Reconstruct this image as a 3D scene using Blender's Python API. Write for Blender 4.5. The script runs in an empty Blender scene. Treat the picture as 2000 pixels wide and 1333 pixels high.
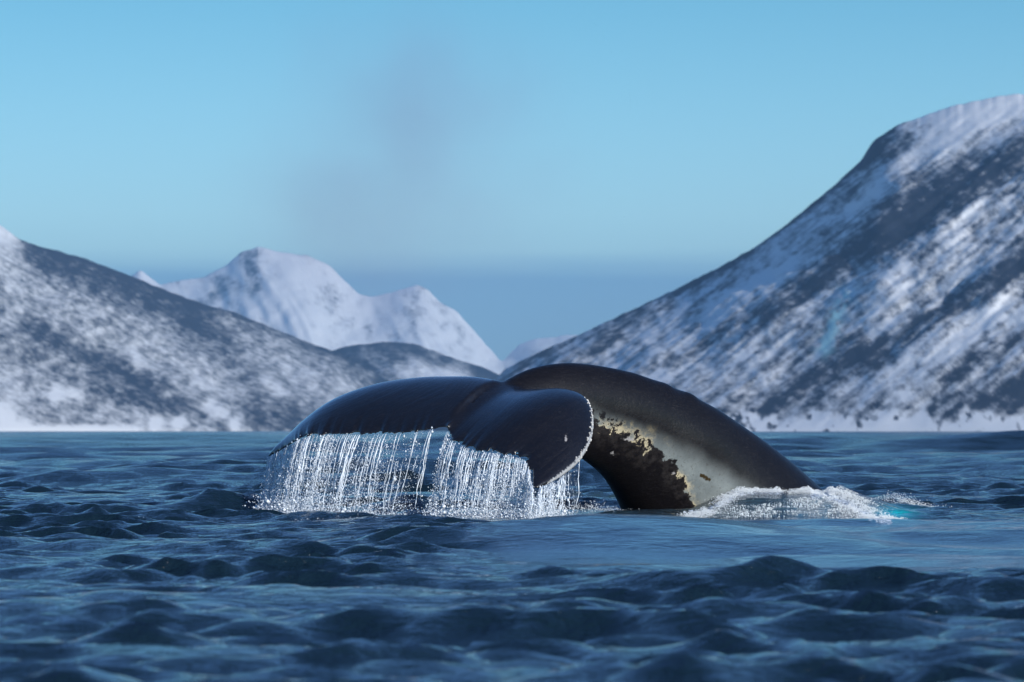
import bpy, bmesh, math, random
import numpy as np
from mathutils import Vector

scene = bpy.context.scene
R = math.radians
random.seed(7)
rng = np.random.default_rng(11)

# ------------------------------------------------------------------ camera
CAM_H = 0.92            # metres above the mean sea level (low inflatable boat)
F = 2000 * 150 / 36     # focal length in photo pixels
HOR = 842.0             # horizon row in the photo
D0 = 46.3               # distance of the fluke root
cam_d = bpy.data.cameras.new('camera')
cam = bpy.data.objects.new('camera', cam_d)
scene.collection.objects.link(cam)
cam.location = (0, 0, CAM_H)
cam.rotation_euler = (R(90), 0, 0)
cam_d.lens = 150
cam_d.sensor_width = 36
cam_d.shift_y = (HOR - 666.5) / 2000
cam_d.clip_start = 0.5
cam_d.clip_end = 60000
cam_d.dof.use_dof = True
cam_d.dof.focus_distance = 46.0
cam_d.dof.aperture_fstop = 4.8
scene.camera = cam

# ------------------------------------------------------------------ world, sun, exposure
SUN_EL, SUN_AZ = 15.0, 146.0        # degrees; azimuth clockwise from +Y (view direction)
world = bpy.data.worlds.new('World')
scene.world = world
world.use_nodes = True
wn = world.node_tree
for n in list(wn.nodes):
    wn.nodes.remove(n)
def wnode(t, **kw):
    n = wn.nodes.new(t)
    for k, v in kw.items():
        setattr(n, k, v)
    return n
sky = wnode('ShaderNodeTexSky', sky_type='NISHITA')
sky.sun_disc = False
sky.sun_elevation = R(SUN_EL)
sky.sun_rotation = R(SUN_AZ)
sky.altitude = 0
sky.air_density = 1.0
sky.dust_density = 0.0
sky.ozone_density = 5.0
bg = wnode('ShaderNodeBackground')
bg.inputs['Strength'].default_value = 0.12
wo = wnode('ShaderNodeOutputWorld')
tc = wnode('ShaderNodeTexCoord')
sep = wnode('ShaderNodeSeparateXYZ')
wn.links.new(tc.outputs['Generated'], sep.inputs[0])
# thin low cloud bank ringing the horizon
cmap = wnode('ShaderNodeMapping')
cmap.inputs['Scale'].default_value = (2.2, 2.2, 38.0)
wn.links.new(tc.outputs['Generated'], cmap.inputs[0])
cn = wnode('ShaderNodeTexNoise')
cn.inputs['Scale'].default_value = 2.0
cn.inputs['Detail'].default_value = 4.0
wn.links.new(cmap.outputs[0], cn.inputs['Vector'])
madd = wnode('ShaderNodeMath', operation='MULTIPLY_ADD')
madd.inputs[1].default_value = 0.012
wn.links.new(cn.outputs['Fac'], madd.inputs[0])
wn.links.new(sep.outputs['Z'], madd.inputs[2])
ramp = wnode('ShaderNodeMapRange', interpolation_type='SMOOTHSTEP')
ramp.inputs['From Min'].default_value = 0.0425
ramp.inputs['From Max'].default_value = 0.0500
ramp.inputs['To Min'].default_value = 1.0
ramp.inputs['To Max'].default_value = 0.0
wn.links.new(madd.outputs[0], ramp.inputs['Value'])
tint = wnode('ShaderNodeValToRGB')
SKY_TINT = [(0.0, (0.65, 0.78, 0.87)), (0.05, (0.72, 0.83, 0.84)), (0.10, (0.40, 0.61, 0.62)), (0.20, (0.53, 0.61, 0.72)), (1.0, (0.58, 0.62, 0.74))]
while len(tint.color_ramp.elements) < len(SKY_TINT):
    tint.color_ramp.elements.new(0.5)
for e, (p, c) in zip(tint.color_ramp.elements, SKY_TINT):
    e.position = p
    e.color = (*c, 1)
wn.links.new(sep.outputs['Z'], tint.inputs[0])
mul = wnode('ShaderNodeMix', data_type='RGBA', blend_type='MULTIPLY')
mul.inputs['Factor'].default_value = 1.0
wn.links.new(sky.outputs[0], mul.inputs['A'])
wn.links.new(tint.outputs[0], mul.inputs['B'])
bank = wnode('ShaderNodeMix', data_type='RGBA', blend_type='MULTIPLY')
bank.inputs['B'].default_value = (0.50, 0.60, 0.78, 1)
wn.links.new(ramp.outputs[0], bank.inputs['Factor'])
wn.links.new(mul.outputs['Result'], bank.inputs['A'])
wn.links.new(bank.outputs['Result'], bg.inputs['Color'])
wn.links.new(bg.outputs[0], wo.inputs['Surface'])

sun_d = bpy.data.lights.new('sun', 'SUN')
sun_d.energy = 3.0
sun_d.angle = R(0.6)
sun_d.color = (1.0, 0.96, 0.90)
sun = bpy.data.objects.new('sun', sun_d)
scene.collection.objects.link(sun)
sdir = Vector((math.sin(R(SUN_AZ)) * math.cos(R(SUN_EL)), math.cos(R(SUN_AZ)) * math.cos(R(SUN_EL)), math.sin(R(SUN_EL))))
sun.rotation_euler = sdir.to_track_quat('Z', 'Y').to_euler()
sun.location = sdir * 100

scene.view_settings.view_transform = 'Standard'
scene.view_settings.look = 'None'
scene.view_settings.exposure = 0.80
scene.view_settings.gamma = 1.0
scene.render.engine = 'CYCLES'
cy = scene.cycles
cy.use_denoising = True
cy.max_bounces = 8
cy.transparent_max_bounces = 24
cy.volume_bounces = 1
cy.sample_clamp_indirect = 4.0
cy.caustics_reflective = False
cy.caustics_refractive = False

# ------------------------------------------------------------------ helpers
def P(px, py, y):
    """photo pixel seen at distance y -> world point"""
    return np.array([(px - 1000) / F * y, y, CAM_H + (HOR - py) / F * y])

def to_px(v):
    return 1000 + F * v[:, 0] / v[:, 1], HOR - F * (v[:, 2] - CAM_H) / v[:, 1]

def mesh_obj(name, verts, faces, mat=None, smooth=True, parent=None):
    verts = np.ascontiguousarray(verts, dtype=np.float32)
    faces = np.ascontiguousarray(faces, dtype=np.int32)
    me = bpy.data.meshes.new(name)
    nf, k = faces.shape
    me.vertices.add(len(verts))
    me.vertices.foreach_set('co', verts.ravel())
    me.loops.add(nf * k)
    me.loops.foreach_set('vertex_index', faces.ravel())
    me.polygons.add(nf)
    me.polygons.foreach_set('loop_start', np.arange(0, nf * k, k, dtype=np.int32))
    me.polygons.foreach_set('use_smooth', np.full(nf, smooth, dtype=bool))
    me.update(calc_edges=True)
    me.validate()
    o = bpy.data.objects.new(name, me)
    scene.collection.objects.link(o)
    if mat:
        me.materials.append(mat)
    if parent:
        o.parent = parent
    return o

def fattr(o, name, data):
    a = o.data.attributes.new(name, 'FLOAT', 'POINT')
    a.data.foreach_set('value', np.ascontiguousarray(data, dtype=np.float32))

def tag(o, label=None, cat=None, group=None, kind=None):
    if label: o['label'] = label
    if cat: o['category'] = cat
    if group: o['group'] = group
    if kind: o['kind'] = kind
    return o

def grid_faces(nr, nc):
    i = np.arange(nr * nc).reshape(nr, nc)
    return np.stack([i[:-1, :-1], i[:-1, 1:], i[1:, 1:], i[1:, :-1]], -1).reshape(-1, 4)

def vnoise(x, y, seed=0):
    xi, yi = np.floor(x), np.floor(y)
    fx, fy = x - xi, y - yi
    fx = fx * fx * fx * (fx * (fx * 6 - 15) + 10)
    fy = fy * fy * fy * (fy * (fy * 6 - 15) + 10)
    xi, yi = xi.astype(np.int64), yi.astype(np.int64)
    def h(a, b):
        v = (a * 374761393 + b * 668265263 + seed * 2147483647) & 0xffffffff
        v = ((v ^ (v >> 13)) * 1274126177) & 0xffffffff
        v = (v ^ (v >> 16)) & 0xffff
        return v / 65535.0
    a = h(xi, yi) * (1 - fx) + h(xi + 1, yi) * fx
    b = h(xi, yi + 1) * (1 - fx) + h(xi + 1, yi + 1) * fx
    return a * (1 - fy) + b * fy

def fbm(x, y, seed=0, octv=4, gain=0.5):
    s, a, t = 0, 1.0, 0
    for k in range(octv):
        s = s + a * vnoise(x * 2 ** k + 17.3 * k, y * 2 ** k - 9.1 * k, seed + k)
        t += a
        a *= gain
    return s / t

def sstep(a, b, x):
    t = np.clip((x - a) / (b - a), 0, 1)
    return t * t * (3 - 2 * t)

def seg_d(px, py, x0, y0, x1, y1):
    dx, dy = x1 - x0, y1 - y0
    L = math.hypot(dx, dy)
    t = np.clip(((px - x0) * dx + (py - y0) * dy) / L ** 2, 0, 1)
    return np.hypot(px - x0 - t * dx, py - y0 - t * dy), t

def catmull(pts, n):
    pts = np.asarray(pts, float)
    t = np.linspace(0, len(pts) - 1, n)
    return catmull_at(pts, t)

def catmull_at(pts, t):
    pts = np.asarray(pts, float)
    m = len(pts)
    i = np.clip(np.floor(t).astype(int), 0, m - 2)
    f = (t - i)[:, None]
    def g(k):
        k = np.asarray(k)
        lo = 2 * pts[0] - pts[1]
        hi = 2 * pts[-1] - pts[-2]
        return np.where((k < 0)[:, None], lo, np.where((k > m - 1)[:, None], hi, pts[np.clip(k, 0, m - 1)]))
    p0, p1, p2, p3 = g(i - 1), g(i), g(i + 1), g(i + 2)
    return 0.5 * (2 * p1 + (p2 - p0) * f + (2 * p0 - 5 * p1 + 4 * p2 - p3) * f ** 2 + (3 * p1 - p0 - 3 * p2 + p3) * f ** 3)

class Mat:
    def __init__(self, name):
        self.m = bpy.data.materials.new(name)
        self.m.use_nodes = True
        self.t = self.m.node_tree
        self.b = self.t.nodes['Principled BSDF']
        self.out = self.t.nodes['Material Output']
    def n(self, t, **kw):
        nd = self.t.nodes.new(t)
        for k, v in kw.items():
            if k in nd.inputs:
                nd.inputs[k].default_value = v
            else:
                setattr(nd, k, v)
        return nd
    def l(self, a, b):
        self.t.links.new(a, b)
    def attr(self, name):
        return self.n('ShaderNodeAttribute', attribute_name=name).outputs['Fac']
    def val(self, x, sock):
        if hasattr(x, 'is_linked'):
            self.l(x, sock)
        else:
            sock.default_value = x
    def math(self, op, a, b=0.0, c=0.0, clamp=False):
        nd = self.n('ShaderNodeMath', operation=op, use_clamp=clamp)
        for k, x in enumerate((a, b, c)):
            self.val(x, nd.inputs[k])
        return nd.outputs[0]
    def smooth(self, x, a, b):
        nd = self.n('ShaderNodeMapRange', interpolation_type='SMOOTHSTEP')
        self.val(x, nd.inputs['Value'])
        nd.inputs['From Min'].default_value = a
        nd.inputs['From Max'].default_value = b
        return nd.outputs[0]
    def mix(self, f, a, b, blend='MIX'):
        nd = self.n('ShaderNodeMix', data_type='RGBA', blend_type=blend)
        self.val(f, nd.inputs['Factor'])
        for x, k in ((a, 'A'), (b, 'B')):
            s = nd.inputs[k]
            if hasattr(x, 'is_linked'):
                self.l(x, s)
            else:
                s.default_value = (*x, 1)
        return nd.outputs['Result']
    def noise(self, scale, detail=3, rough=0.55, stretch=None, coord='Object', dist=0.0):
        tcn = self.n('ShaderNodeTexCoord')
        src = tcn.outputs[coord]
        if stretch:
            mp = self.n('ShaderNodeMapping')
            mp.inputs['Scale'].default_value = stretch
            self.l(src, mp.inputs[0])
            src = mp.outputs[0]
        nd = self.n('ShaderNodeTexNoise')
        nd.inputs['Scale'].default_value = scale
        nd.inputs['Detail'].default_value = detail
        nd.inputs['Roughness'].default_value = rough
        nd.inputs['Distortion'].default_value = dist
        self.l(src, nd.inputs['Vector'])
        return nd.outputs['Fac']
    def bump(self, h, strength=0.5, dist=0.02, normal=None):
        nd = self.n('ShaderNodeBump')
        self.val(strength, nd.inputs['Strength'])
        nd.inputs['Distance'].default_value = dist
        self.l(h, nd.inputs['Height'])
        if normal is not None:
            self.l(normal, nd.inputs['Normal'])
        return nd.outputs[0]

# ------------------------------------------------------------------ water
WAVES = []
wr = np.random.default_rng(4)
for k in range(120):
    lam = 0.16 * (4.6 / 0.16) ** ((k + wr.random()) / 120)
    th = R(258) + wr.normal(0, 0.52)
    slope = (0.044 if lam < 0.8 else 0.044 * (0.8 / lam) ** 0.75) * (0.6 + 0.8 * wr.random())
    WAVES.append((lam, th, slope * lam / (2 * math.pi), wr.random() * 6.283))

for k in range(14):
    lam = 4.0 + 6.0 * wr.random()
    WAVES.append((lam, R(262) + wr.normal(0, 0.5), -0.048 * lam / (2 * math.pi), wr.random() * 6.283))
for k in range(22):
    lam = 10.0 * 9.0 ** wr.random()
    WAVES.append((lam, R(262) + wr.normal(0, 0.6), -0.11, wr.random() * 6.283))

def calm_field(x, y):
    """smooth slick left by the whale in front of the tail"""
    px = 1000 + F * x / y
    c = sstep(760, 1050, px) * sstep(25.5, 30.5, y + 2.0 * (fbm(x * 0.6, y * 0.3, 5) - 0.5) * 2) * (1 - sstep(43.0, 45.5, y))
    return c

def bumps(x, y):
    """larger individual swells around the tail"""
    px = 1000 + F * x / y
    h = 0.25 * np.exp(-((x - 0.95) / 1.75) ** 2 - ((y - 35.2 - 0.25 * np.sin(x * 1.3)) / 1.35) ** 2)
    h += 0.05 * np.exp(-((x - 2.6) / 1.6) ** 2 - ((y - 31.6 + 0.3 * x) / 0.7) ** 2)
    h += 0.035 * np.exp(-((x - 0.4) / 1.2) ** 2 - ((y - 30.0 - 0.35 * x) / 0.6) ** 2)
    h += 0.08 * np.exp(-((x + 1.0) / 1.4) ** 2 - ((y - 40.0) / 1.2) ** 2)
    h += 0.10 * np.exp(-((x - 4.4) / 0.9) ** 2 - ((y - 36.0) / 2.2) ** 2)
    h -= 0.05 * np.exp(-((x - 1.6) / 3.0) ** 2 - ((y - 31.0) / 1.6) ** 2)
    h += 0.06 * np.exp(-((x - 1.3) / 0.9) ** 2 - ((y - 25.0 + 0.3 * (x - 1.3)) / 0.7) ** 2)
    # dark steep wave left of the falling water
    rgh = 0.6 + 0.8 * fbm(x * 3.0, y * 3.0, 77, 4)
    h += 0.26 * rgh * np.exp(-((x + 3.15) / 0.75) ** 2 - ((y - 47.6 - 0.30 * (x + 3.15) - 0.25 * (rgh - 1)) / 0.34) ** 2)
    h += 0.10 * np.exp(-((x + 4.2) / 0.8) ** 2 - ((y - 47.0) / 0.40) ** 2)
    h += 0.13 * np.exp(-((x + 1.25) / 0.75) ** 2 - ((y - 48.6) / 0.40) ** 2)
    h += 0.20 * np.exp(-((x - 4.15) / 0.55) ** 2 - ((y - 50.6) / 0.40) ** 2)
    # ramp of water pushed up against the whale's back
    win = sstep(1310, 1450, px) * (1 - sstep(1640, 1790, px))
    ramp_h = -0.06 + 0.30 * sstep(43.3, 48.0, y) - 0.26 * sstep(48.6, 50.5, y)
    w2 = win * sstep(42.5, 43.8, y) * (1 - sstep(50.5, 51.5, y))
    return h, ramp_h, w2

def water(x, y, sp, chop=True):
    calm = calm_field(x, y)
    h, ramp_h, w2 = bumps(x, y)
    near_w = np.exp(-((y - 47.5) / 2.2) ** 2) * sstep(-5.5, -3.5, x)
    gust = 0.5 + 0.9 * sstep(0.3, 0.7, fbm(x * 0.55 + 3, y * 0.22, 91, 3))
    wxp = x + 0.25 * (fbm(x * 0.9, y * 0.9, 92, 3) - 0.5)
    wyp = y + 0.35 * (fbm(x * 0.9 + 40, y * 0.9, 93, 3) - 0.5)
    z = np.zeros_like(x)
    dx = np.zeros_like(x)
    dy = np.zeros_like(x)
    for lam, th, a, ph in WAVES:
        w = np.clip(lam / (2.6 * sp) - 1.0, 0, 1)
        w = w * (1 - (0.92 if lam < 0.6 else 0.74 if lam < 1.9 else 0.35) * calm)
        w = w * (1 - 0.5 * near_w) * (1 - 0.6 * w2)
        if lam < 2.0:
            w = w * gust
        if a < 0:
            w = w * (sstep(54, 85, y) if lam < 10 else sstep(90, 230, y))
        w = w * abs(a)
        k = 2 * math.pi / lam
        p = k * (wxp * math.cos(th) + wyp * math.sin(th)) + ph
        z += w * np.cos(p)
        if chop:
            s = 1.05 * w * np.sin(p)
            dx -= math.cos(th) * s
            dy -= math.sin(th) * s
    z = z + h
    z = z * (1 - w2) + (ramp_h + 0.35 * z) * w2
    return z, dx, dy, calm

rows = [3.0]
while rows[-1] < 39000:
    y = rows[-1]
    if y < 24: d = 0.085
    elif y < 36: d = 0.058
    elif y < 51: d = 0.045
    else: d = min(0.018 * y, 0.05 * (y / 51) ** 2.6)
    rows.append(y + d)
rows = np.array(rows)
NC = 450
v = np.linspace(-1, 1, NC)
s = 0.52 * v + 0.48 * v ** 3
drow = np.gradient(rows)
Y, S = np.meshgrid(rows, s, indexing='ij')
X = S * (5 + 0.20 * Y)
SPX = (0.58 * 2 / NC) * (5 + 0.20 * Y)
SP = np.maximum(SPX, np.minimum(drow[:, None] * np.ones_like(Y), 1e9))
wx, wy, wsp = X.ravel(), Y.ravel(), SP.ravel()
wz, ddx, ddy, calm = water(wx, wy, wsp)
wverts = np.stack([wx + ddx, wy + ddy, wz], -1)

wm = Mat('sea_water')
b = wm.b
foam_a = wm.attr('foam')
aer = wm.attr('aerated')
turq = wm.attr('turquoise')
calm_a = wm.attr('calm')
col = wm.mix(aer, (0.005, 0.015, 0.025), (0.060, 0.120, 0.135))
col = wm.mix(turq, col, (0.010, 0.42, 0.50))
fn = wm.noise(26, 6, 0.65, (1, 0.5, 1))
fmask = wm.smooth(wm.math('ADD', foam_a, wm.math('MULTIPLY', wm.math('SUBTRACT', fn, 0.5), 1.6)), 0.52, 0.72)
col = wm.mix(fmask, col, (0.72, 0.78, 0.82))
wm.l(col, b.inputs['Base Color'])
b.inputs['IOR'].default_value = 1.333
wm.val(wm.math('ADD', wm.math('MULTIPLY_ADD', fmask, 0.5, 0.045), wm.math('MULTIPLY', wm.attr('far'), 0.12)), b.inputs['Roughness'])
r1 = wm.noise(7.0, 5, 0.62, (0.8, 1.0, 1))
r2 = wm.noise(1.7, 6, 0.66, (0.55, 1.0, 1), dist=0.6)
ridge = lambda n_: wm.math('SUBTRACT', 1.0, wm.math('ABSOLUTE', wm.math('MULTIPLY_ADD', n_, 2.0, -1.0)))
r2 = ridge(r2)
r3 = wm.noise(0.10, 5, 0.7, (0.5, 0.6, 1))
far_a = wm.attr('far')
amp = wm.math('MULTIPLY_ADD', calm_a, -0.72, 1.0)
n1 = wm.bump(r1, wm.math('MULTIPLY', amp, 0.9), 0.075)
n2 = wm.bump(r2, wm.math('MULTIPLY', amp, 0.5), 0.08, n1)
n3 = wm.bump(r3, wm.math('MULTIPLY', far_a, 1.0), 3.0, n2)
wm.l(n3, b.inputs['Normal'])
sea = mesh_obj('water', wverts, grid_faces(len(rows), NC), wm.m)
tag(sea, 'dark blue choppy sea with a smooth slick in front of the whale', 'water', kind='structure')
fattr(sea, 'calm', calm)
fattr(sea, 'far', sstep(70, 260, wy))
wpx, wpy = to_px(np.maximum(wverts, np.array([-1e9, 0.5, -1e9])))
g2 = lambda px, py, cx, cy, sx, sy: np.exp(-((px - cx) / sx) ** 2 - ((py - cy) / sy) ** 2)
near = (wy > 41) & (wy < 60)
aer_v = near * (0.9 * g2(wpx, wpy, 1530, 990, 110, 26) + 0.6 * g2(wpx, wpy, 1400, 1000, 70, 14) + 0.35 * g2(wpx, wpy, 1180, 975, 60, 30))
fo = near * (0.42 * g2(wpx, wpy, 1560, 990, 120, 26) + 0.40 * g2(wpx, wpy, 1150, 945, 60, 28)
             + 0.42 * g2(wpx, wpy, 1170, 1000, 70, 9) + 0.4 * g2(wpx, wpy, 620, 1015, 150, 10)
             + 0.35 * g2(wpx, wpy, 760, 1000, 90, 20) + 0.42 * g2(wpx, wpy, 960, 1015, 110, 12)
             + 0.7 * g2(wpx, wpy, 1765, 962, 36, 9))
def poly_d(pts):
    d_ = np.full_like(wpx, 1e3)
    for (a0, b0), (a1, b1) in zip(pts[:-1], pts[1:]):
        d_ = np.minimum(d_, seg_d(wpx, wpy, a0, b0, a1, b1)[0])
    return d_
fo = np.maximum(fo, near * 0.66 * np.exp(-(poly_d([(1340, 1002), (1375, 1000), (1410, 985), (1440, 966), (1480, 960), (1525, 962)]) / 10) ** 2))
fo = np.maximum(fo, near * 0.70 * np.exp(-(poly_d([(1590, 968), (1610, 966), (1645, 978), (1680, 998), (1705, 1010), (1735, 1018)]) / 14) ** 2))
fattr(sea, 'aerated', np.clip(aer_v, 0, 1))
fattr(sea, 'foam', np.clip(fo, 0, 1))
fattr(sea, 'turquoise', np.clip(near * 0.9 * g2(wpx, wpy, 1745, 1004, 45, 12), 0, 1))

# ------------------------------------------------------------------ mountains
mm = Mat('snowy_slope')
sn = mm.attr('snow')
nz = mm.noise(0.05, 6, 0.65, (1, 0.4, 1))
f = mm.smooth(mm.math('ADD', sn, mm.math('MULTIPLY', mm.math('SUBTRACT', nz, 0.5), 1.0)), 0.10, 0.90)
cs = mm.mix(f, (0.026, 0.036, 0.058), (0.77, 0.79, 0.80))  # brownish forest tone tinted blue, haze and shade put into the colour
ice = mm.attr('ice')
cs = mm.mix(ice, cs, (0.30, 0.56, 0.62))
mm.l(cs, mm.b.inputs['Base Color'])
mm.b.inputs['Roughness'].default_value = 0.9
mm.b.inputs['Specular IOR Level'].default_value = 0.1

def interp(px, table):
    t = np.array(table, float)
    return np.interp(px, t[:, 0], t[:, 1])

def smooth1(a, k):
    ker = np.hanning(k + 2)[1:-1]
    ker /= ker.sum()
    return np.convolve(np.pad(a, (k // 2, k - 1 - k // 2), mode='edge'), ker, 'valid')

def mountain(name, label, sky_tab, shore_tab, depth, px0, px1, ncol, nrow, gul, snow_fn, dirn, sm=5, prof=0.95, seed=0):
    px = np.linspace(px0, px1, ncol)
    ys = smooth1(interp(px, shore_tab), 31)
    yr = ys + depth
    py = smooth1(interp(px, sky_tab), sm)
    crest = py + (fbm(px * 0.06, px * 0, seed + 3, 4) - 0.5) * 4
    py = smooth1(py, 25)
    zr = np.maximum(CAM_H + (HOR - py) / F * yr, 2.0)
    zc = np.maximum(CAM_H + (HOR - crest) / F * yr, 2.0) - zr
    t = np.concatenate([np.linspace(0, 1, nrow), [1.05, 1.2, 1.5]])
    T, PX = np.meshgrid(t, px, indexing='ij')
    front = T <= 1
    prof_z = np.where(front, np.minimum(T, 1) ** prof, 1 - (T - 1) * 1.2)
    Yv = ys[None] + depth * T
    Z = zr[None] * prof_z + zc[None] * np.clip((np.minimum(T, 1) - 0.80) / 0.20, 0, 1) ** 3
    Z[0] = -3.0
    Xv = (PX - 1000) / F * Yv
    # gullies along the fall line, real relief
    ca, sa = math.cos(dirn), math.sin(dirn)
    a = Xv * ca + Z * sa
    bb = -Xv * sa + Z * ca
    g = fbm(a / (gul * 7), bb / gul, seed, 5, 0.55) - 0.5
    g += 0.6 * (fbm(Xv / (gul * 1.5), Z / (gul * 1.5), seed + 9, 5) - 0.5)
    win = np.sin(np.clip(T, 0, 1) * math.pi) ** 0.7
    Yv = Yv - g * gul * 1.6 * win
    Z = Z + g * gul * 0.35 * win * (T < 0.97)
    Xv = (PX - 1000) / F * Yv
    verts = np.stack([Xv, Yv, Z], -1).reshape(-1, 3)
    vpx, vpy = to_px(verts)
    o = mesh_obj(name, verts, grid_faces(len(t), ncol)[:, ::-1], mm.m)
    sn_v, ice_v = snow_fn(vpx, vpy, verts, T.ravel(), a.ravel(), bb.ravel(), g.ravel())
    fattr(o, 'snow', np.clip(sn_v, 0, 1.2))
    fattr(o, 'ice', np.clip(ice_v, 0, 1))
    tag(o, label, 'mountain', kind='structure')
    return o

SKY_R = [(880, 835), (940, 775), (985, 722), (1060, 685), (1130, 655), (1220, 612), (1310, 570), (1400, 525), (1480, 480), (1560, 420), (1620, 370), (1680, 315),
         (1706, 275), (1755, 243), (1800, 229), (1860, 208), (1930, 192), (2000, 183), (2200, 150), (2450, 140), (2800, 220), (3100, 300)]
def snow_right(px, py, v, t, a, b, g):
    s1 = fbm(a / 260, b / 34, 31, 5, 0.6)
    s2 = fbm(px / 17, py / 13, 37, 5, 0.7)
    s3 = fbm(a / 70, b / 9, 33, 4, 0.75)
    s = 0.50 + 0.9 * (s1 - 0.5) + 0.8 * (s2 - 0.5) + 0.9 * (s3 - 0.5)
    rel = interp(px, SKY_R)
    below = py - rel
    s -= 0.34 * np.exp(-(below / 13) ** 2) * (px < 1790)
    for x0, y0, x1, y1, w0, w1, k in ((2040, 265, 1760, 430, 52, 46, .52), (1760, 430, 1500, 610, 48, 22, .46), (2040, 520, 1690, 690, 26, 38, .36), (1690, 690, 1400, 830, 40, 20, .4),
                                      (2040, 640, 1600, 840, 14, 24, .28), (1480, 600, 1300, 720, 14, 8, .25), (1715, 280, 1690, 318, 22, 14, .5), (2040, 745, 1820, 810, 26, 20, .28)):
        d, tt = seg_d(px, py, x0, y0, x1, y1)
        s -= 0.78 * k * np.exp(-(d / (w0 + (w1 - w0) * tt)) ** 2)  # dark bands: forest, with the mid-face shade also put into their tone
    s += 0.75 * sstep(330, 190, py + 60 * (fbm(px / 60, py / 30, 3) - 0.5)) * sstep(1730, 1830, px)
    for x0, y0, x1, y1, w, k in ((1760, 330, 1640, 430, 22, .22), (1960, 590, 1850, 690, 24, .35), (1760, 560, 1700, 650, 30, .32), (1530, 520, 1400, 600, 26, .25)):
        d, tt = seg_d(px, py, x0, y0, x1, y1)
        s += k * np.exp(-(d / w) ** 2)
    shore = sstep(798, 826, py + 22 * (fbm(px / 30, py * 0, 8, 4) - 0.5) * 2)
    s += shore * (0.75 - 0.9 * sstep(0.5, 0.75, fbm(px / 14, py / 16, 12, 3)))
    d, tt = seg_d(px, py, 1648, 580, 1610, 680)
    ice = 1.0 * np.exp(-(d / 17) ** 2) * sstep(0.3, 0.6, fbm(px / 14, py / 14, 2))
    return s, ice
mountain('mountain_right', 'steep snow streaked mountain with dark gullies and a white rounded summit', SKY_R,
         [(880, 6300), (1500, 6000), (2000, 5700), (3100, 5300)], 1500, 880, 2500, 480, 200, 70, snow_right, R(36), 5, 0.95, 1)

SKY_L = [(-900, 300), (-500, 330), (-250, 360), (-100, 395), (0, 440), (40, 470), (100, 487), (170, 507), (250, 537), (330, 570), (400, 595), (470, 615), (550, 648), (620, 676), (660, 688),
         (720, 720), (800, 770), (860, 815), (900, 842)]
def snow_left(px, py, v, t, a, b, g):
    s1 = fbm(a / 480, b / 64, 41, 5, 0.6)
    s2 = fbm(px / 18, py / 14, 47, 5, 0.7)
    s = 0.47 + 0.45 * (s1 - 0.5) + 0.6 * (s2 - 0.5)
    below = py - interp(px, SKY_L)
    s -= 0.32 * np.exp(-((below - 20) / 40) ** 2) * sstep(30, 90, px)
    s -= 0.22 * np.exp(-(below / 10) ** 2) * (px > 40)
    s += 0.4 * sstep(60, 0, px + below * 0.7)
    for x0, y0, x1, y1, w, k in ((60, 640, 300, 760, 22, -.22), (380, 640, 560, 800, 40, -.2), (150, 760, 500, 820, 26, -.2), (420, 620, 700, 740, 34, .25), (520, 745, 545, 765, 14, .35),
                                 (110, 770, 150, 770, 13, .55), (410, 798, 435, 808, 12, .55), (0, 800, 30, 840, 20, .5), (265, 690, 270, 720, 12, .3)):
        d, tt = seg_d(px, py, x0, y0, x1, y1)
        s += k * np.exp(-(d / w) ** 2)
    s += 0.62 * sstep(824, 840, py) * sstep(300, 230, px + 30 * (fbm(px / 30, py / 20, 6) - 0.5))
    for c in (305, 350, 460):
        s += 0.7 * np.exp(-((px - c) / 13) ** 2 - ((py - 828) / 13) ** 2)
    s -= 0.25 * sstep(760, 830, py) * sstep(420, 600, px)
    return s, np.zeros_like(s)
mountain('mountain_left', 'long wooded snowy mountain ridge sloping down to a white shore strip', SKY_L,
         [(-900, 7400), (0, 8400), (500, 9600), (900, 10600)], 2000, -900, 900, 400, 170, 120, snow_left, R(-30), 5, 0.9, 2)

SKY_S = [(400, 842), (520, 770), (600, 712), (650, 684), (700, 673), (760, 668), (810, 672), (860, 690), (900, 706), (940, 716), (990, 740), (1060, 790), (1120, 842)]
def snow_spur(px, py, v, t, a, b, g):
    s = 0.44 + 0.7 * (fbm(a / 300, b / 50, 61, 5) - 0.5) + 0.9 * (fbm(px / 50, py / 36, 67, 5) - 0.5)
    below = py - interp(px, SKY_S)
    s -= 0.25 * np.exp(-((below - 8) / 22) ** 2)
    s += 0.5 * np.exp(-((px - 850) / 50) ** 2 - ((py - 735) / 14) ** 2) + 0.35 * np.exp(-((px - 690) / 16) ** 2 - ((py - 740) / 30) ** 2)
    return s, np.zeros_like(s)
mountain('hill_spur', 'low rounded wooded spur below the white peaks, behind the fluke', SKY_S,
         [(400, 11800), (1120, 11800)], 1800, 400, 1120, 220, 110, 90, snow_spur, R(-35), 9, 0.9, 3)

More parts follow.
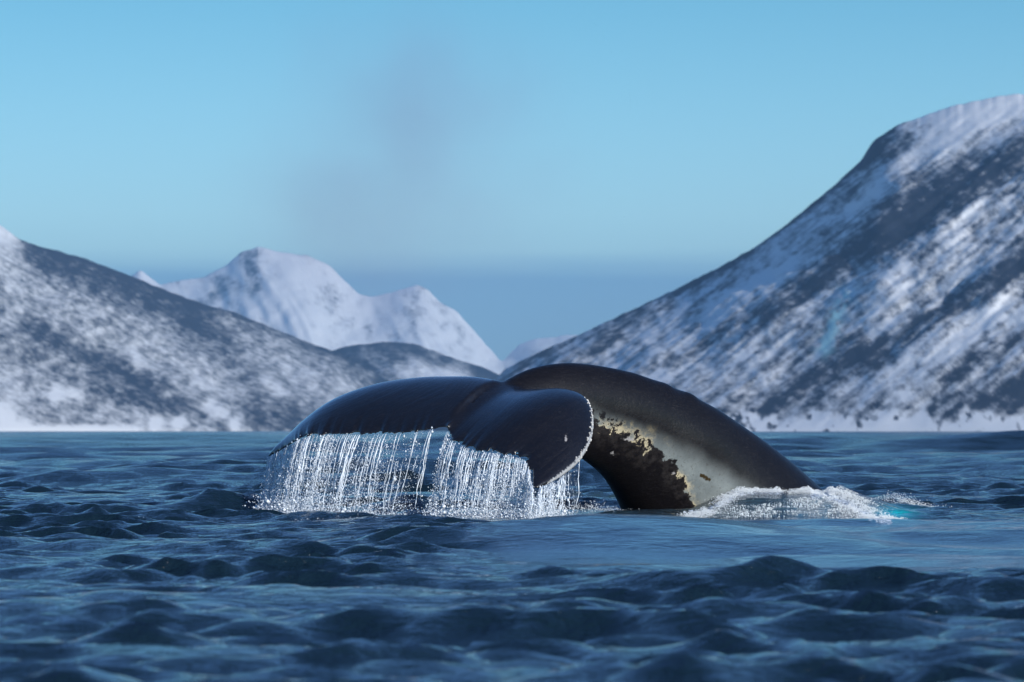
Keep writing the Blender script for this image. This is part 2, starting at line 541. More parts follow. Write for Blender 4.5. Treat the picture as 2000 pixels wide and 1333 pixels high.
SKY_F = [(-300, 600), (-100, 590), (100, 565), (230, 560), (262, 536), (274, 527), (290, 540), (310, 556), (335, 552), (400, 541), (440, 521), (470, 492), (488, 488), (505, 481), (540, 491), (600, 499),
         (640, 516), (670, 545), (700, 574), (730, 580), (780, 566), (815, 557), (835, 566), (860, 591), (890, 606), (920, 640), (950, 674), (968, 694), (980, 716), (992, 694), (1015, 671),
         (1060, 660), (1120, 655), (1200, 648), (1400, 660), (1700, 700)]
def snow_far(px, py, v, t, a, b, g):
    s = 0.95 + 1.0 * (fbm(px / 18, py / 16, 71, 5, 0.65) - 0.5) + 1.0 * np.minimum(0, g) * 0.6
    for x0, y0, x1, y1, w, k in ((490, 500, 500, 560, 18, -.45), (440, 560, 400, 600, 22, -.3), (820, 570, 800, 640, 22, -.3), (860, 600, 900, 660, 14, -.2)):  # dark streaks: soft shade on the peaks put into the colour as thinner snow
        d, tt = seg_d(px, py, x0, y0, x1, y1)
        s += k * np.exp(-(d / w) ** 2)
    return s, np.zeros_like(s)
mountain('mountain_far', 'distant jagged white snow peaks between the two nearer mountains', SKY_F,
         [(-300, 17500), (1700, 17500)], 3400, -300, 1700, 420, 130, 170, snow_far, R(-55), 3, 1.0, 4)

# ------------------------------------------------------------------ whale
def W(px, py, dy):
    return P(px, py, D0 + dy)

# tail stock: dorsal and ventral contour pairs (photo px), depth offset, lateral half width
ST = [  # top, bottom, dy, half width
    ((872, 831), (874, 836), -0.60, 0.03),
    ((905, 807), (908, 822), -0.38, 0.06),
    ((943, 777), (946, 812), -0.12, 0.11),
    ((985, 745), (985, 818), 0.22, 0.17),
    ((1040, 719), (1030, 842), 0.48, 0.21),
    ((1110, 709), (1082, 866), 0.74, 0.25),
    ((1190, 718), (1122, 888), 1.02, 0.29),
    ((1262, 737), (1152, 908), 1.28, 0.34),
    ((1332, 765), (1178, 932), 1.55, 0.40),
    ((1398, 798), (1199, 965), 1.80, 0.47),
    ((1455, 836), (1216, 1002), 2.05, 0.55),
    ((1510, 875), (1233, 1045), 2.28, 0.63),
    ((1560, 915), (1254, 1100), 2.50, 0.72),
    ((1608, 958), (1280, 1160), 2.72, 0.80),
    ((1655, 1006), (1315, 1225), 2.95, 0.88),
    ((1705, 1070), (1370, 1300), 3.2, 0.94),
]
tops = np.array([W(*s_[0], s_[2]) for s_ in ST])
bots = np.array([W(*s_[1], s_[2] - 0.05) for s_ in ST])
lat = np.array([[s_[3]] for s_ in ST])
NS, NA = 150, 64
tt_ = np.linspace(0, len(ST) - 1, NS)
T_, B_, L_ = catmull_at(tops, tt_), catmull_at(bots, tt_), catmull_at(lat, tt_)[:, 0]
C_ = 0.5 * (T_ + B_)
tan = np.gradient(C_, axis=0)
tan /= np.linalg.norm(tan, axis=1)[:, None]
Dv = T_ - B_
wd = 0.5 * np.linalg.norm(Dv, axis=1)
Dv = Dv / (2 * wd[:, None])
Sv = np.cross(tan, Dv)
Sv /= np.linalg.norm(Sv, axis=1)[:, None]
# keep lateral horizontal-ish, pointing to the viewer's side
Sv *= np.where(Sv[:, 1:2] > 0, -1, 1)
ang = np.linspace(0, 2 * math.pi, NA, endpoint=False)
ca, sa = np.cos(ang), np.sin(ang)
# slightly keeled section: narrower towards back and belly
keel = np.sign(sa) * np.abs(sa) ** 1.12
body = C_[:, None] + Dv[:, None] * (wd[:, None] * ca[None])[..., None] + Sv[:, None] * (L_[:, None] * keel[None])[..., None]
# knuckles along the spine
for c, amp_k, wdt in ((7.55, 0.014, 0.18), (8.25, 0.024, 0.20), (6.7, 0.006, 0.2)):
    kk = amp_k * np.exp(-((tt_ - c) / wdt) ** 2)
    body += Dv[:, None] * (kk[:, None] * np.clip(ca, 0, 1)[None] ** 14)[..., None]
bverts = body.reshape(-1, 3)
idx = np.arange(NS * NA).reshape(NS, NA)
bf = np.stack([idx[:-1], np.roll(idx[:-1], -1, 1), np.roll(idx[1:], -1, 1), idx[1:]], -1).reshape(-1, 4)
bm = bmesh.new()
bv = [bm.verts.new(p) for p in bverts]
for q in bf:
    bm.faces.new([bv[i] for i in q])
bm.faces.new([bv[i] for i in idx[0]])
bm.faces.new([bv[i] for i in idx[-1][::-1]])

far_LE = [(985, 752, .22), (938, 744, .40), (890, 742.5, .55), (830, 744, .74), (760, 755, .95), (690, 779, 1.10), (630, 815, 1.16), (575, 855, 1.14), (536, 883, 1.05), (522, 892, 1.0)]
far_TE = [(872, 834, -.60), (835, 841, -.50), (795, 846, -.36), (725, 850, -.12), (660, 850, .10), (615, 851, .28), (586, 859, .45), (562, 873, .68), (538, 886, .90), (524, 892.5, .99)]
near_LE = [(985, 754, .22), (1022, 766, .14), (1070, 767, -.04), (1115, 767, -.20), (1146, 782, -.42), (1159, 818, -.66), (1155, 860, -.95), (1132, 902, -1.23), (1092, 934, -1.46), (1050, 955, -1.64)]
near_TE = [(872, 834, -.60), (879, 853, -.72), (897, 868, -.86), (932, 881, -1.07), (975, 887, -1.20), (1008, 893, -1.27), (1026, 901, -1.34), (1035, 918, -1.44), (1037, 938, -1.56), (1041, 953, -1.65)]

def lobe(le, te, flip, bulge, thick0, seedn):
    le = np.array([W(*p) for p in le])
    te = np.array([W(*p) for p in te])
    NV, NCH = 150, 44
    tv = np.linspace(0, len(le) - 1, NV)
    LE, TE = catmull_at(le, tv), catmull_at(te, tv)
    # ragged trailing edge
    jag = (fbm(tv * 9, tv * 0, seedn, 3, 0.7) - 0.5) * 0.16 * sstep(0.3, 1.2, tv)
    jdir = (LE - TE) / (np.linalg.norm(LE - TE, axis=1)[:, None] + 1e-6) * jag[:, None]
    c = 0.5 - 0.5 * np.cos(np.linspace(0, math.pi, NCH))
    chord = np.linalg.norm(LE - TE, axis=1)
    mid = LE[:, None] * (1 - c)[None, :, None] + TE[:, None] * c[None, :, None]
    dv = np.gradient(mid, axis=0)
    dc = np.gradient(mid, axis=1)
    nrm = np.cross(dv, dc) * flip
    nrm /= np.linalg.norm(nrm, axis=2)[..., None] + 1e-9
    # smooth the normals along the span
    u = tv / (len(le) - 1)
    bul = bulge(u)[:, None] * (4 * c * (1 - c))[None] ** 0.85 * chord[:, None]
    mid = mid + nrm * bul[..., None]
    mid = mid + jdir[:, None] * (c ** 9)[None, :, None]
    th = thick0 * (1 - 0.72 * u ** 1.3)[:, None] * (2.6 * np.sqrt(np.clip(c, 0, 1)) * (1 - c) ** 0.9 + 0.10 * (1 - c) + 0.06)[None]
    th = np.minimum(th, 0.30 * chord[:, None] + 0.008)
    th[:, 0] *= 0.35
    up = mid + nrm * (th * 0.55)[..., None]
    dn = mid - nrm * (th * 0.45)[..., None]
    ring = np.concatenate([up, dn[:, ::-1]], 1)
    nr = ring.shape[1]
    off = len(bm.verts)
    vs = [bm.verts.new(p) for p in ring.reshape(-1, 3)]
    for i in range(NV - 1):
        for j in range(nr):
            j2 = (j + 1) % nr
            bm.faces.new([vs[i * nr + j], vs[i * nr + j2], vs[(i + 1) * nr + j2], vs[(i + 1) * nr + j]])
    bm.faces.new([vs[j] for j in range(nr)][::-1])
    bm.faces.new([vs[(NV - 1) * nr + j] for j in range(nr)])
    return LE, TE

fLE, fTE = lobe(far_LE, far_TE, 1, lambda u: 0.05 + 0.05 * np.sin(u * math.pi), 0.15, 21)
nLE, nTE = lobe(near_LE, near_TE, -1, lambda u: 0.01 + 0.09 * np.sin(np.clip(u * 1.02, 0, 1) * math.pi) ** 1.3, 0.15, 22)
bmesh.ops.recalc_face_normals(bm, faces=bm.faces)
tmp = bpy.data.meshes.new('whale_raw')
bm.to_mesh(tmp)
bm.free()
tob = bpy.data.objects.new('whale_raw', tmp)
scene.collection.objects.link(tob)
rm = tob.modifiers.new('remesh', 'REMESH')
rm.mode = 'VOXEL'
rm.voxel_size = 0.0185
dg = bpy.context.evaluated_depsgraph_get()
wme = bpy.data.meshes.new_from_object(tob.evaluated_get(dg))
bpy.data.objects.remove(tob)
bpy.data.meshes.remove(tmp)
wme.name = 'whale'
nv = len(wme.vertices)
co = np.empty(nv * 3, np.float32)
wme.vertices.foreach_get('co', co)
co = co.reshape(-1, 3).astype(float)
ed = np.empty(len(wme.edges) * 2, np.int32)
wme.edges.foreach_get('vertices', ed)
ed = ed.reshape(-1, 2)
deg = np.bincount(ed.ravel(), minlength=nv).astype(float)
def lap(a):
    out = np.zeros_like(a)
    for k in range(a.shape[1]):
        out[:, k] = np.bincount(ed[:, 0], a[ed[:, 1], k], nv) + np.bincount(ed[:, 1], a[ed[:, 0], k], nv)
    return out / np.maximum(deg, 1)[:, None]
vpx, vpy = to_px(co)
# blend fluke roots into the stock, light smoothing elsewhere
root = np.exp(-((vpx - 1000) / 75) ** 2 - ((vpy - 775) / 55) ** 2)
root = np.maximum(root, np.exp(-(seg_d(vpx, vpy, 985, 750, 880, 828)[0] / 22) ** 2) * 0.5 * sstep(868, 900, vpx))
for it in range(26):
    wgt = root if it >= 3 else np.maximum(root, 0.5)
    co += (lap(co) - co) * (0.6 * np.clip(wgt, 0, 1))[:, None]
wme.vertices.foreach_set('co', co.astype(np.float32).ravel())
wme.polygons.foreach_set('use_smooth', np.ones(len(wme.polygons), bool))
wme.update()
whale_root = bpy.data.objects.new('humpback_whale', None)
scene.collection.objects.link(whale_root)
whale_root.location = (2.4, D0 + 2.2, 0)
whale_root.empty_display_size = 0.2
whale = bpy.data.objects.new('body', wme)
scene.collection.objects.link(whale)
whale.parent = whale_root
whale.location = (-2.4, -D0 - 2.2, 0)
tag(whale_root, 'dark diving whale tail with raised flukes streaming water and a pale flank patch', 'whale')
nor = np.empty(nv * 3, np.float32)
wme.vertices.foreach_get('normal', nor)
nor = nor.reshape(-1, 3)
vpx, vpy = to_px(co)
# pale flank patch between a soft upper and a ragged lower border
up_line = np.interp(vpx, [1140, 1180, 1230, 1290, 1350, 1400, 1450, 1500, 1560, 1650], [776, 794, 814, 838, 866, 894, 926, 960, 1003, 1070])
lo_line = np.interp(vpx, [1140, 1165, 1200, 1250, 1285, 1310, 1335, 1352, 1362, 1420, 1600], [788, 812, 832, 862, 872, 900, 935, 970, 1004, 1100, 1400])
stock_side = (nor[:, 1] < 0.25) & (co[:, 1] > D0 + 0.2) & (vpx > 1100)
fattr(whale, 'below_upper', np.where(stock_side, (vpy - up_line) / 40, -2))
fattr(whale, 'above_lower', np.where(stock_side, (lo_line - vpy) / 40, -2))
dle = np.full(nv, 9.0)
for p in nLE[10:150:1]:
    dle = np.minimum(dle, np.linalg.norm(co - p, axis=1))
fattr(whale, 'rim', np.clip(1 - dle / 0.12, 0, 1) * sstep(1000, 1110, vpx) * (vpy > 762))
spot = np.zeros(nv)
for cx, cy_, rx, ry in ((1196, 886, 6, 5), (1105, 858, 4, 10), (1316, 925, 5, 4), (1228, 858, 16, 5)):
    spot = np.maximum(spot, np.exp(-((vpx - cx) / rx) ** 2 - ((vpy - cy_) / ry) ** 2) * (nor[:, 1] < 0.2))
fattr(whale, 'spot', spot)
hole = np.exp(-(seg_d(vpx, vpy, 1370, 929, 1385, 937)[0] / 4.5) ** 2)
fattr(whale, 'hole', hole * stock_side)

is_near = co[:, 1] < D0 + 0.1
acr = np.where(is_near & (vpx > 868), (vpx + 1.05 * vpy - 0.0006 * (vpx - 1000) ** 2) / 1.45, vpx * 0.42 + vpy * 0.91)
alo = np.where(is_near & (vpx > 868), (vpx - vpy) / 1.41, vpx * 0.91 - vpy * 0.42)
fluke_w = sstep(1175, 1120, vpx) * np.where(vpx < 960, 1.0, sstep(748, 778, vpy - 12 * sstep(985, 960, vpx) + 30 * sstep(1000, 960, vpx))) * np.where(vpx > 990, sstep(0.45, 0.15, co[:, 1] - D0), 1.0)
fattr(whale, 'fluke', fluke_w)
fattr(whale, 'stria', (fbm(acr / 7, alo / 110, 5, 3, 0.7) - 0.5) * fluke_w)
wk = Mat('whale_skin')
bu, al, rim, spt, hol = [wk.attr(n) for n in ('below_upper', 'above_lower', 'rim', 'spot', 'hole')]
nA = wk.noise(9, 7, 0.68)
nB = wk.noise(34, 5, 0.65)
nC = wk.noise(3.0, 4, 0.55)
nS = wk.noise(14, 4, 0.6, (1.0, 1.0, 4.5))
ctr = lambda n_: wk.math('SUBTRACT', n_, 0.5)
al2 = wk.math('ADD', al, wk.math('MULTIPLY', ctr(nA), 4.6))
al2 = wk.math('ADD', al2, wk.math('MULTIPLY', ctr(nB), 0.9))
soft = wk.smooth(wk.math('ADD', bu, wk.math('MULTIPLY', ctr(nC), 0.7)), -0.15, 1.3)
inside = wk.smooth(al2, -0.06, 0.06)
patch = wk.math('MULTIPLY', soft, inside)
edge = wk.math('SUBTRACT', 1.0, wk.smooth(al2, 0.1, 0.95))
base = wk.mix(nC, (0.0038, 0.0034, 0.0046), (0.007, 0.0062, 0.0076))
base = wk.mix(wk.math('MULTIPLY', wk.smooth(nB, 0.55, 0.8), 0.3), base, (0.018, 0.016, 0.018))
# thin grey scrape veil on the dark side of the ragged border
veil = wk.math('MULTIPLY', wk.math('MULTIPLY', wk.smooth(al2, -1.6, -0.3), soft), wk.smooth(nA, 0.35, 0.6))
base = wk.mix(wk.math('MULTIPLY', veil, 0.35), base, (0.050, 0.045, 0.043))
pale = wk.mix(wk.noise(5, 6, 0.65), (0.07, 0.085, 0.09), (0.25, 0.285, 0.285))
pale = wk.mix(wk.math('MULTIPLY', edge, wk.smooth(nC, 0.45, 0.62)), pale, (0.48, 0.42, 0.28))
pale = wk.mix(wk.math('MULTIPLY', wk.smooth(nB, 0.56, 0.66), 0.55), pale, (0.08, 0.075, 0.065))
scr = wk.math('SUBTRACT', 1.0, wk.smooth(wk.math('ABSOLUTE', ctr(wk.noise(7, 3, 0.6, (1.0, 1.0, 5.0), dist=1.2))), 0.0, 0.012))
base = wk.mix(wk.math('MULTIPLY', scr, 0.35), base, (0.06, 0.055, 0.055))
base = wk.mix(patch, base, pale)
hol = wk.smooth(wk.math('ADD', hol, wk.math('MULTIPLY', ctr(nB), 1.8)), 0.35, 0.8)
base = wk.mix(hol, base, (0.030, 0.020, 0.006))
scar_glint = wk.smooth(wk.math('MULTIPLY', rim, wk.math('ADD', nB, nA)), 0.52, 0.70)  # white rim marks: scars, with the wet rim's highlights painted in
base = wk.mix(wk.math('MULTIPLY', scar_glint, 0.8), base, (0.42, 0.43, 0.44))
base = wk.mix(wk.smooth(wk.math('ADD', spt, wk.math('MULTIPLY', ctr(nB), 2.2)), 0.55, 0.9), base, (0.30, 0.29, 0.29))
wk.l(base, wk.b.inputs['Base Color'])
wk.b.inputs['Roughness'].default_value = 0.36
wk.val(wk.math('MULTIPLY_ADD', nB, 0.25, 0.25), wk.b.inputs['Roughness'])
wk.b.inputs['IOR'].default_value = 1.36
wk.b.inputs['Specular IOR Level'].default_value = 0.33
wk.val(wk.math('MULTIPLY_ADD', wk.attr('fluke'), 0.80, 0.14), wk.b.inputs['Coat Weight'])
wk.b.inputs['Coat Roughness'].default_value = 0.16
bh = wk.bump(nB, 0.45, 0.008)
bh = wk.bump(nC, 0.3, 0.03, bh)
bh = wk.bump(wk.attr('stria'), 0.4, 0.020, bh)
wk.l(bh, wk.b.inputs['Normal'])
wme.materials.clear()
wme.materials.append(wk.m)

# barnacles along the rim of the near fluke
bk = Mat('barnacle_shell')
bk.l(bk.mix(bk.noise(60, 3), (0.30, 0.30, 0.30), (0.70, 0.70, 0.68)), bk.b.inputs['Base Color'])
bk.b.inputs['Roughness'].default_value = 0.3
bbm = bmesh.new()
bmesh.ops.create_cone(bbm, cap_ends=True, segments=9, radius1=0.012, radius2=0.006, depth=0.014)
bme = bpy.data.meshes.new('barnacle')
bbm.to_mesh(bme)
bbm.free()
bme.materials.append(bk.m)
cand = np.where((dle < 0.075) & (vpx > 1125) & (vpy > 775) & (vpy < 925) & (nor[:, 1] < 0.1))[0]
if len(cand):
    for i in rng.choice(cand, 46, replace=False):
        o = bpy.data.objects.new('barnacle', bme)
        scene.collection.objects.link(o)
        o.parent = whale
        o.location = co[i] + nor[i] * 0.002
        o.rotation_euler = Vector(nor[i]).to_track_quat('Z', 'Y').to_euler()
        k = rng.uniform(0.5, 1.15)
        o.scale = (k, k * rng.uniform(0.8, 1.8), k)

# ------------------------------------------------------------------ falling water
fw = Mat('falling_water')
fw.b.inputs['Base Color'].default_value = (0.84, 0.91, 0.98, 1)
fw.b.inputs['Roughness'].default_value = 0.18
fw.b.inputs['IOR'].default_value = 1.33
fw.b.inputs['Transmission Weight'].default_value = 0.0
fw_tl = fw.n('ShaderNodeBsdfTranslucent', Color=(0.78, 0.87, 0.96, 1))
fw_mx = fw.n('ShaderNodeMixShader')
fw_mx.inputs[0].default_value = 0.15
fw.l(fw.b.outputs[0], fw_mx.inputs[1])
fw.l(fw_tl.outputs[0], fw_mx.inputs[2])
fw.l(fw_mx.outputs[0], fw.out.inputs['Surface'])
fm = Mat('water_film')
tr = fm.n('ShaderNodeBsdfTransparent')
df = fm.n('ShaderNodeBsdfDiffuse', Color=(0.74, 0.85, 0.96, 1))
tl = fm.n('ShaderNodeBsdfTranslucent', Color=(0.74, 0.85, 0.96, 1))
ms = fm.n('ShaderNodeMixShader')
ms.inputs[0].default_value = 0.2
fm.l(df.outputs[0], ms.inputs[1])
fm.l(tl.outputs[0], ms.inputs[2])
mt = fm.n('ShaderNodeMixShader')
den = fm.attr('density')
fn1 = fm.noise(13, 6, 0.72, (1.0, 1.0, 0.14), dist=0.6)
fn2 = fm.noise(70, 3, 0.75, (1.0, 1.0, 0.7))
dd = fm.math('ADD', den, fm.math('ADD', fm.math('MULTIPLY', fm.math('SUBTRACT', fn1, 0.5), 1.9), fm.math('MULTIPLY', fm.math('SUBTRACT', fn2, 0.5), 2.0)))
fm.l(fm.math('MULTIPLY', fm.smooth(dd, 0.15, 1.0), 0.78), mt.inputs[0])
fm.l(tr.outputs[0], mt.inputs[1])
fm.l(ms.outputs[0], mt.inputs[2])
fm.l(mt.outputs[0], fm.out.inputs['Surface'])

OCT = np.array([[1, 0, 0], [-1, 0, 0], [0, 1, 0], [0, -1, 0], [0, 0, 1], [0, 0, -1]], float)
OCTF = np.array([[0, 2, 4], [2, 1, 4], [1, 3, 4], [3, 0, 4], [2, 0, 5], [1, 2, 5], [3, 1, 5], [0, 3, 5]])
def blobs(pos, rad, stretch=1.0):
    n_ = len(pos)
    sc_ = np.stack([rad, rad, rad * stretch], -1)
    v_ = pos[:, None] + OCT[None] * sc_[:, None]
    f_ = OCTF[None] + (np.arange(n_) * 6)[:, None, None]
    return v_.reshape(-1, 3), f_.reshape(-1, 3)

def tubes(lines, radii):
    """list of (k,3) polylines with (k,) radii -> 4 sided tubes as triangles"""
    V, Fc, off = [], [], 0
    cs_ = np.array([[1, 0], [0, 1], [-1, 0], [0, -1]], float)
    for ln, rd in zip(lines, radii):
        k = len(ln)
        ring = ln[:, None] + np.concatenate([cs_, np.zeros((4, 1))], 1)[None] * rd[:, None, None]
        V.append(ring.reshape(-1, 3))
        i = np.arange(k * 4).reshape(k, 4) + off
        q = np.stack([i[:-1], np.roll(i[:-1], -1, 1), np.roll(i[1:], -1, 1), i[1:]], -1).reshape(-1, 4)
        Fc.append(q[:, [0, 1, 2]])
        Fc.append(q[:, [0, 2, 3]])
        off += k * 4
    return np.concatenate(V), np.concatenate(Fc)

def curtain(name, label, edge_pts, dens_tab, lean_tab, n_str, n_drop, seed):
    r = np.random.default_rng(seed)
    E = np.array(edge_pts)
    epx, _ = to_px(E)
    dens = np.interp(epx, *zip(*dens_tab))
    seg = np.linalg.norm(np.gradient(E[:, [0, 2]], axis=0), axis=1)
    cdf = np.cumsum(dens * seg + 1e-6)
    cdf /= cdf[-1]
    lean = np.interp(epx, *zip(*lean_tab))
    def fall(e, fr, extra=0):
        """position after falling a fraction fr of the way down to the sea"""
        i = np.clip(np.searchsorted(cdf, e), 0, len(E) - 1)
        top = E[i]
        drop = (top[:, 2] + 0.06) * fr
        p = top.copy()
        p[:, 2] -= drop
        sh = lean[i] * (top[:, 2]) * fr ** 0.75
        p[:, 0] += sh
        p[:, 1] += -0.10 * np.sqrt(np.maximum(fr, 0)) + 0.03 * np.sin(e * 60)
        return p, i
    lines, rads = [], []
    rope = r.random(14)
    for _ in range(n_str):
        e = r.random() if r.random() < 0.5 else rope[r.integers(0, len(rope))] + r.normal(0, 0.008)
        f0 = 0 if r.random() < 0.55 else r.random() * 0.6
        f1 = min(1.0, f0 + r.uniform(0.15, 0.8))
        k = 14
        fr = np.linspace(f0, f1, k)
        p, _i = fall(np.full(k, e), fr)
        ph = r.random() * 9
        p[:, 0] += 0.012 * np.sin(fr * 14 + ph) * fr + np.cumsum(r.normal(0, 0.004, k)) * (0.3 + fr)
        p[:, 1] += r.normal(0, 0.05)
        base_r = r.uniform(0.002, 0.0055) * (1.8 if r.random() < 0.10 else 1)
        rd = base_r * (0.5 + 1.0 * r.random(k)) * np.sin(np.linspace(0.15, math.pi - 0.05, k)) ** 0.5
        lines.append(p)
        rads.append(rd)
    v1, f1_ = tubes(lines, rads)
    # droplets: gathered along streams, spreading with the fall
    n_c = max(18, n_str // 5)
    cen = r.random(n_c)
    pw = r.random(n_c) ** 3 + 0.02
    pw /= pw.sum()
    use = r.random(n_drop) < 0.62
    e = np.where(use, cen[r.choice(n_c, n_drop, p=pw)] + r.normal(0, 0.009, n_drop), r.random(n_drop))
    e = np.clip(e, 0, 1)
    fr = r.random(n_drop) ** 0.8 * 1.0
    p, _i = fall(e, fr)
    p[:, 0] += r.normal(0, 1, n_drop) * (0.006 + 0.035 * fr)
    p[:, 1] += r.normal(0, 1, n_drop) * (0.02 + 0.10 * fr)
    p[:, 2] += r.normal(0, 0.015, n_drop)
    rad = 0.0027 * np.exp(r.normal(0, 0.55, n_drop))
    v2, f2 = blobs(p, rad, 1.5)
    # froth where the water lands
    nb = n_drop // 3
    pb, _i = fall(r.random(nb), np.ones(nb))
    pb[:, 0] += r.normal(0, 0.09, nb)
    pb[:, 1] += r.normal(0, 0.16, nb)
    pb[:, 2] += np.abs(r.normal(0, 0.11, nb))
    v3, f3 = blobs(pb, 0.005 * np.exp(r.normal(0, 0.5, nb)))
    V = np.concatenate([v1, v2, v3])
    Fc = np.concatenate([f1_, f2 + len(v1), f3 + len(v1) + len(v2)])
    o = mesh_obj(name, V, Fc, fw.m)
    tag(o, label, 'falling water', kind='stuff')
    # thin films between the streams
    nr_, ncl = 30, len(E)
    for k, off in enumerate((-0.06, 0.04, 0.14)):
        rowsv = []
        for j in range(nr_):
            frj = np.full(ncl, j / (nr_ - 1))
            p_ = E.copy()
            p_[:, 2] -= (E[:, 2] + 0.06) * frj
            p_[:, 0] += lean * E[:, 2] * frj ** 0.75
            p_[:, 1] += off - 0.10 * np.sqrt(frj) + 0.03 * np.sin(np.arange(ncl) * 0.35 + k)
            rowsv.append(p_)
        fo_ = mesh_obj('water_film', np.concatenate(rowsv), grid_faces(nr_, ncl), fm.m, parent=o)
        fattr(fo_, 'density', np.tile(dens, nr_) * np.repeat(np.linspace(1.0, 0.85, nr_), ncl))
        fo_['kind'] = 'stuff'
    return o

edge_far = fTE[::-1][2:138] + np.array([0, 0, 0.004])
curtain('falling_water', 'thick pale curtain of water pouring off the drooping pointed fluke tip', edge_far,
        [(515, 2.2), (560, 1.6), (640, 0.95), (690, 0.72), (740, 0.50), (800, 0.26), (850, 0.10), (880, 0.05)],
        [(515, -0.13), (600, -0.22), (700, -0.28), (850, -0.22)], 260, 17000, 5)
sel = np.concatenate([nTE[8:150], nLE[::-1][2:34]])
curtain('falling_water', 'white curtain of water pouring off the raised fluke with the scarred rim', sel,
        [(860, 0.15), (885, 0.55), (910, 0.95), (1000, 1.0), (1050, 0.85), (1090, 0.6), (1110, 0.1), (1130, 0.0)],
        [(860, -0.25), (940, -0.22), (1030, -0.10), (1100, -0.06)], 260, 15000, 6)

# ------------------------------------------------------------------ foam around the body
ff = Mat('sea_foam')
ff.l(ff.mix(ff.noise(22, 3), (0.76, 0.83, 0.86), (0.90, 0.92, 0.93)), ff.b.inputs['Base Color'])
ff.b.inputs['Roughness'].default_value = 0.35
ff.b.inputs['Subsurface Weight'].default_value = 0.0
def wh(x, y):
    z, _, _, _ = water(x, y, np.full_like(x, 0.05), chop=False)
    return z
def foam_arc(name, label, pts, width_px, n, rmax, lift, seed, sp=1.0):
    """foam along a photo-space polyline lying on the ramp of water: (px, py)"""
    r = np.random.default_rng(seed)
    pts = np.array(pts, float)
    t = r.random(n) * (len(pts) - 1)
    c = catmull_at(pts, t)
    wv = np.interp(t, np.arange(len(pts)), width_px)
    c[:, 0] += r.normal(0, 1, n) * wv * 1.1
    c[:, 1] += np.clip(r.normal(0, 0.6, n), -1, 1.4) * wv
    yy = np.interp(c[:, 1], [940, 960, 1030, 1060], [48.6, 48.0, 43.5, 42.0])
    x = (c[:, 0] - 1000) / F * yy
    lump = fbm(x * 7, yy * 3, seed, 4)
    keep = lump > 0.36
    x, yy, lump, c = x[keep], yy[keep], lump[keep], c[keep]
    z = wh(x, yy) + lift * (lump - 0.35) * 2.4 * r.random(len(x)) ** 0.7
    rad = rmax * (0.25 + 0.75 * r.random(len(x)) ** 3)
    v_, f_ = blobs(np.stack([x, yy, z], -1), rad)
    o = mesh_obj(name, v_, f_, ff.m)
    tag(o, label, 'foam', kind='stuff')
    return o
foam_arc('foam', 'white foam breaking against the pale flank of the whale', [(1330, 1004), (1375, 1000), (1410, 985), (1440, 966), (1480, 960), (1525, 962)], [5, 8, 11, 10, 8, 5], 13000, 0.006, 0.07, 1)
foam_arc('foam', 'large bright foam crest tumbling beside the dark back', [(1540, 968), (1610, 966), (1645, 975), (1680, 1000), (1710, 1018), (1760, 1030)], [4, 8, 16, 18, 13, 6], 28000, 0.0065, 0.075, 2)
foam_arc('foam', 'thin streaky foam on the green water below the back', [(1430, 1005), (1520, 998), (1590, 992), (1640, 1000)], [8, 10, 12, 10], 2500, 0.009, 0.03, 3)

def foam_spot(name, label, px, py, y, sx, sy, sz, n, seed, rmax=0.012):
    r = np.random.default_rng(seed)
    x0 = (px - 1000) / F * y
    x = x0 + r.normal(0, sx, n)
    yy = y + r.normal(0, sy, n)
    z = wh(x, yy) + np.abs(r.normal(0, sz, n)) * np.exp(-((x - x0) / sx) ** 2 * 0.5)
    v_, f_ = blobs(np.stack([x, yy, z], -1), rmax * (0.3 + 0.7 * r.random(n) ** 2))
    o = mesh_obj(name, v_, f_, ff.m)
    tag(o, label, 'foam', kind='stuff')
foam_spot('foam', 'small white foam clump on the crest left of the falling water', 275, 1018, 42.0, 0.08, 0.2, 0.022, 700, 11, 0.008)
foam_spot('foam', 'loose white spray on the dark wave behind the foam crest', 1765, 962, 50.5, 0.20, 0.25, 0.045, 1300, 12, 0.006)
foam_spot('foam', 'tiny splash flecks beside the belly of the whale', 1150, 1000, 47.2, 0.25, 0.35, 0.05, 700, 13, 0.006)

# ------------------------------------------------------------------ blow mist and haze
bpy_mesh = bmesh.new()
bmesh.ops.create_icosphere(bpy_mesh, subdivisions=3, radius=1.0)
mme = bpy.data.meshes.new('blow_mist')
bpy_mesh.to_mesh(mme)
bpy_mesh.free()
mist = bpy.data.objects.new('blow_mist', mme)
scene.collection.objects.link(mist)
mist.location = P(770, 300, 58)
mist.scale = (3.3, 1.6, 3.1)
mist.rotation_euler = (0, R(-14), 0)
vm = bpy.data.materials.new('blow_mist')
vm.use_nodes = True
vt = vm.node_tree
vt.nodes.clear()
vo = vt.nodes.new('ShaderNodeOutputMaterial')
pv = vt.nodes.new('ShaderNodeVolumePrincipled')
pv.inputs['Color'].default_value = (0.46, 0.46, 0.66, 1)
pv.inputs['Anisotropy'].default_value = 0.0
tcn = vt.nodes.new('ShaderNodeTexCoord')
ln = vt.nodes.new('ShaderNodeVectorMath'); ln.operation = 'LENGTH'
vt.links.new(tcn.outputs['Object'], ln.inputs[0])
mr = vt.nodes.new('ShaderNodeMapRange'); mr.interpolation_type = 'SMOOTHERSTEP'
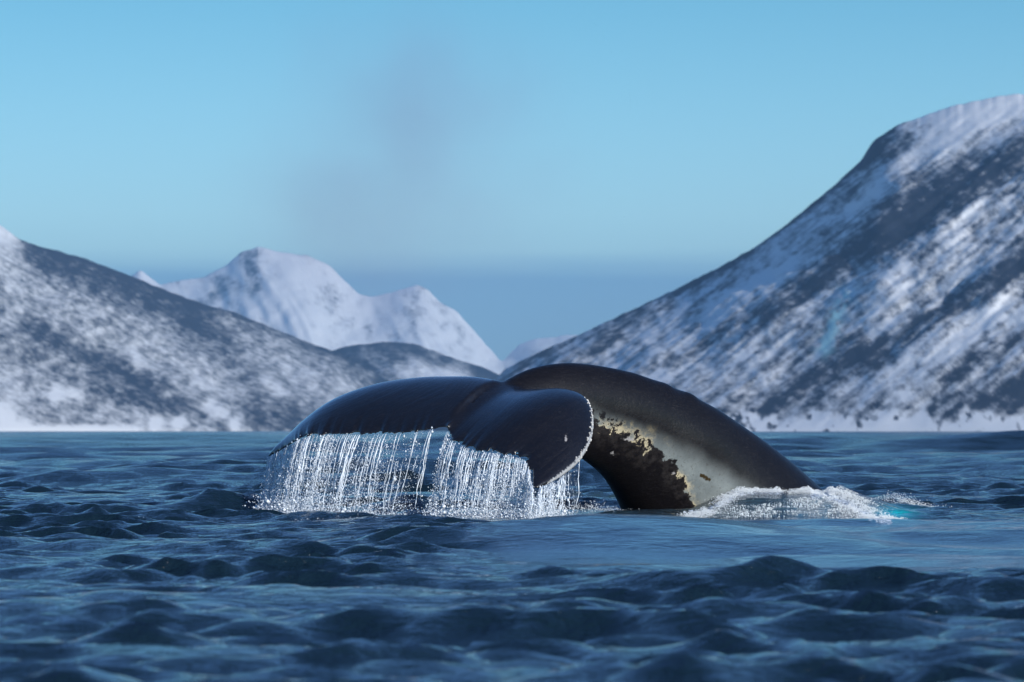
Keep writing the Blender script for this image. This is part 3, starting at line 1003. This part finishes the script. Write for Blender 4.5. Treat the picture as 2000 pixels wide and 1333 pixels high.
mr.inputs['From Min'].default_value = 1.0
mr.inputs['From Max'].default_value = 0.1
vt.links.new(ln.outputs['Value'], mr.inputs['Value'])
nn = vt.nodes.new('ShaderNodeTexNoise')
nn.inputs['Scale'].default_value = 1.5
nn.inputs['Detail'].default_value = 4
vt.links.new(tcn.outputs['Object'], nn.inputs['Vector'])
nr2 = vt.nodes.new('ShaderNodeMapRange'); nr2.interpolation_type = 'SMOOTHSTEP'
nr2.inputs['From Min'].default_value = 0.36
nr2.inputs['From Max'].default_value = 0.68
vt.links.new(nn.outputs['Fac'], nr2.inputs['Value'])
m1 = vt.nodes.new('ShaderNodeMath'); m1.operation = 'MULTIPLY'
vt.links.new(mr.outputs[0], m1.inputs[0]); vt.links.new(nr2.outputs[0], m1.inputs[1])
m2 = vt.nodes.new('ShaderNodeMath'); m2.operation = 'MULTIPLY'
m2.inputs[1].default_value = 0.42
vt.links.new(m1.outputs[0], m2.inputs[0])
vt.links.new(m2.outputs[0], pv.inputs['Density'])
vt.links.new(pv.outputs[0], vo.inputs['Volume'])
mme.materials.append(vm)
tag(mist, 'faint grey mist of the whale blow drifting against the sky', 'mist', kind='stuff')

hb = bmesh.new()
bmesh.ops.create_cube(hb, size=1.0)
hme = bpy.data.meshes.new('haze')
hb.to_mesh(hme)
hb.free()
haze = bpy.data.objects.new('haze', hme)
scene.collection.objects.link(haze)
haze.scale = (26000, 42000, 1506)
haze.location = (0, 20900, 1506 / 2 - 5)
hm = bpy.data.materials.new('haze')
hm.use_nodes = True
ht = hm.node_tree
ht.nodes.clear()
ho = ht.nodes.new('ShaderNodeOutputMaterial')
hv = ht.nodes.new('ShaderNodeVolumePrincipled')
hv.inputs['Color'].default_value = (0.36, 0.64, 0.92, 1)
hv.inputs['Density'].default_value = 3.2e-5
hv.inputs['Anisotropy'].default_value = 0.2
ht.links.new(hv.outputs[0], ho.inputs['Volume'])
hme.materials.append(hm)
tag(haze, 'thin pale haze over the fjord', 'haze', kind='stuff')
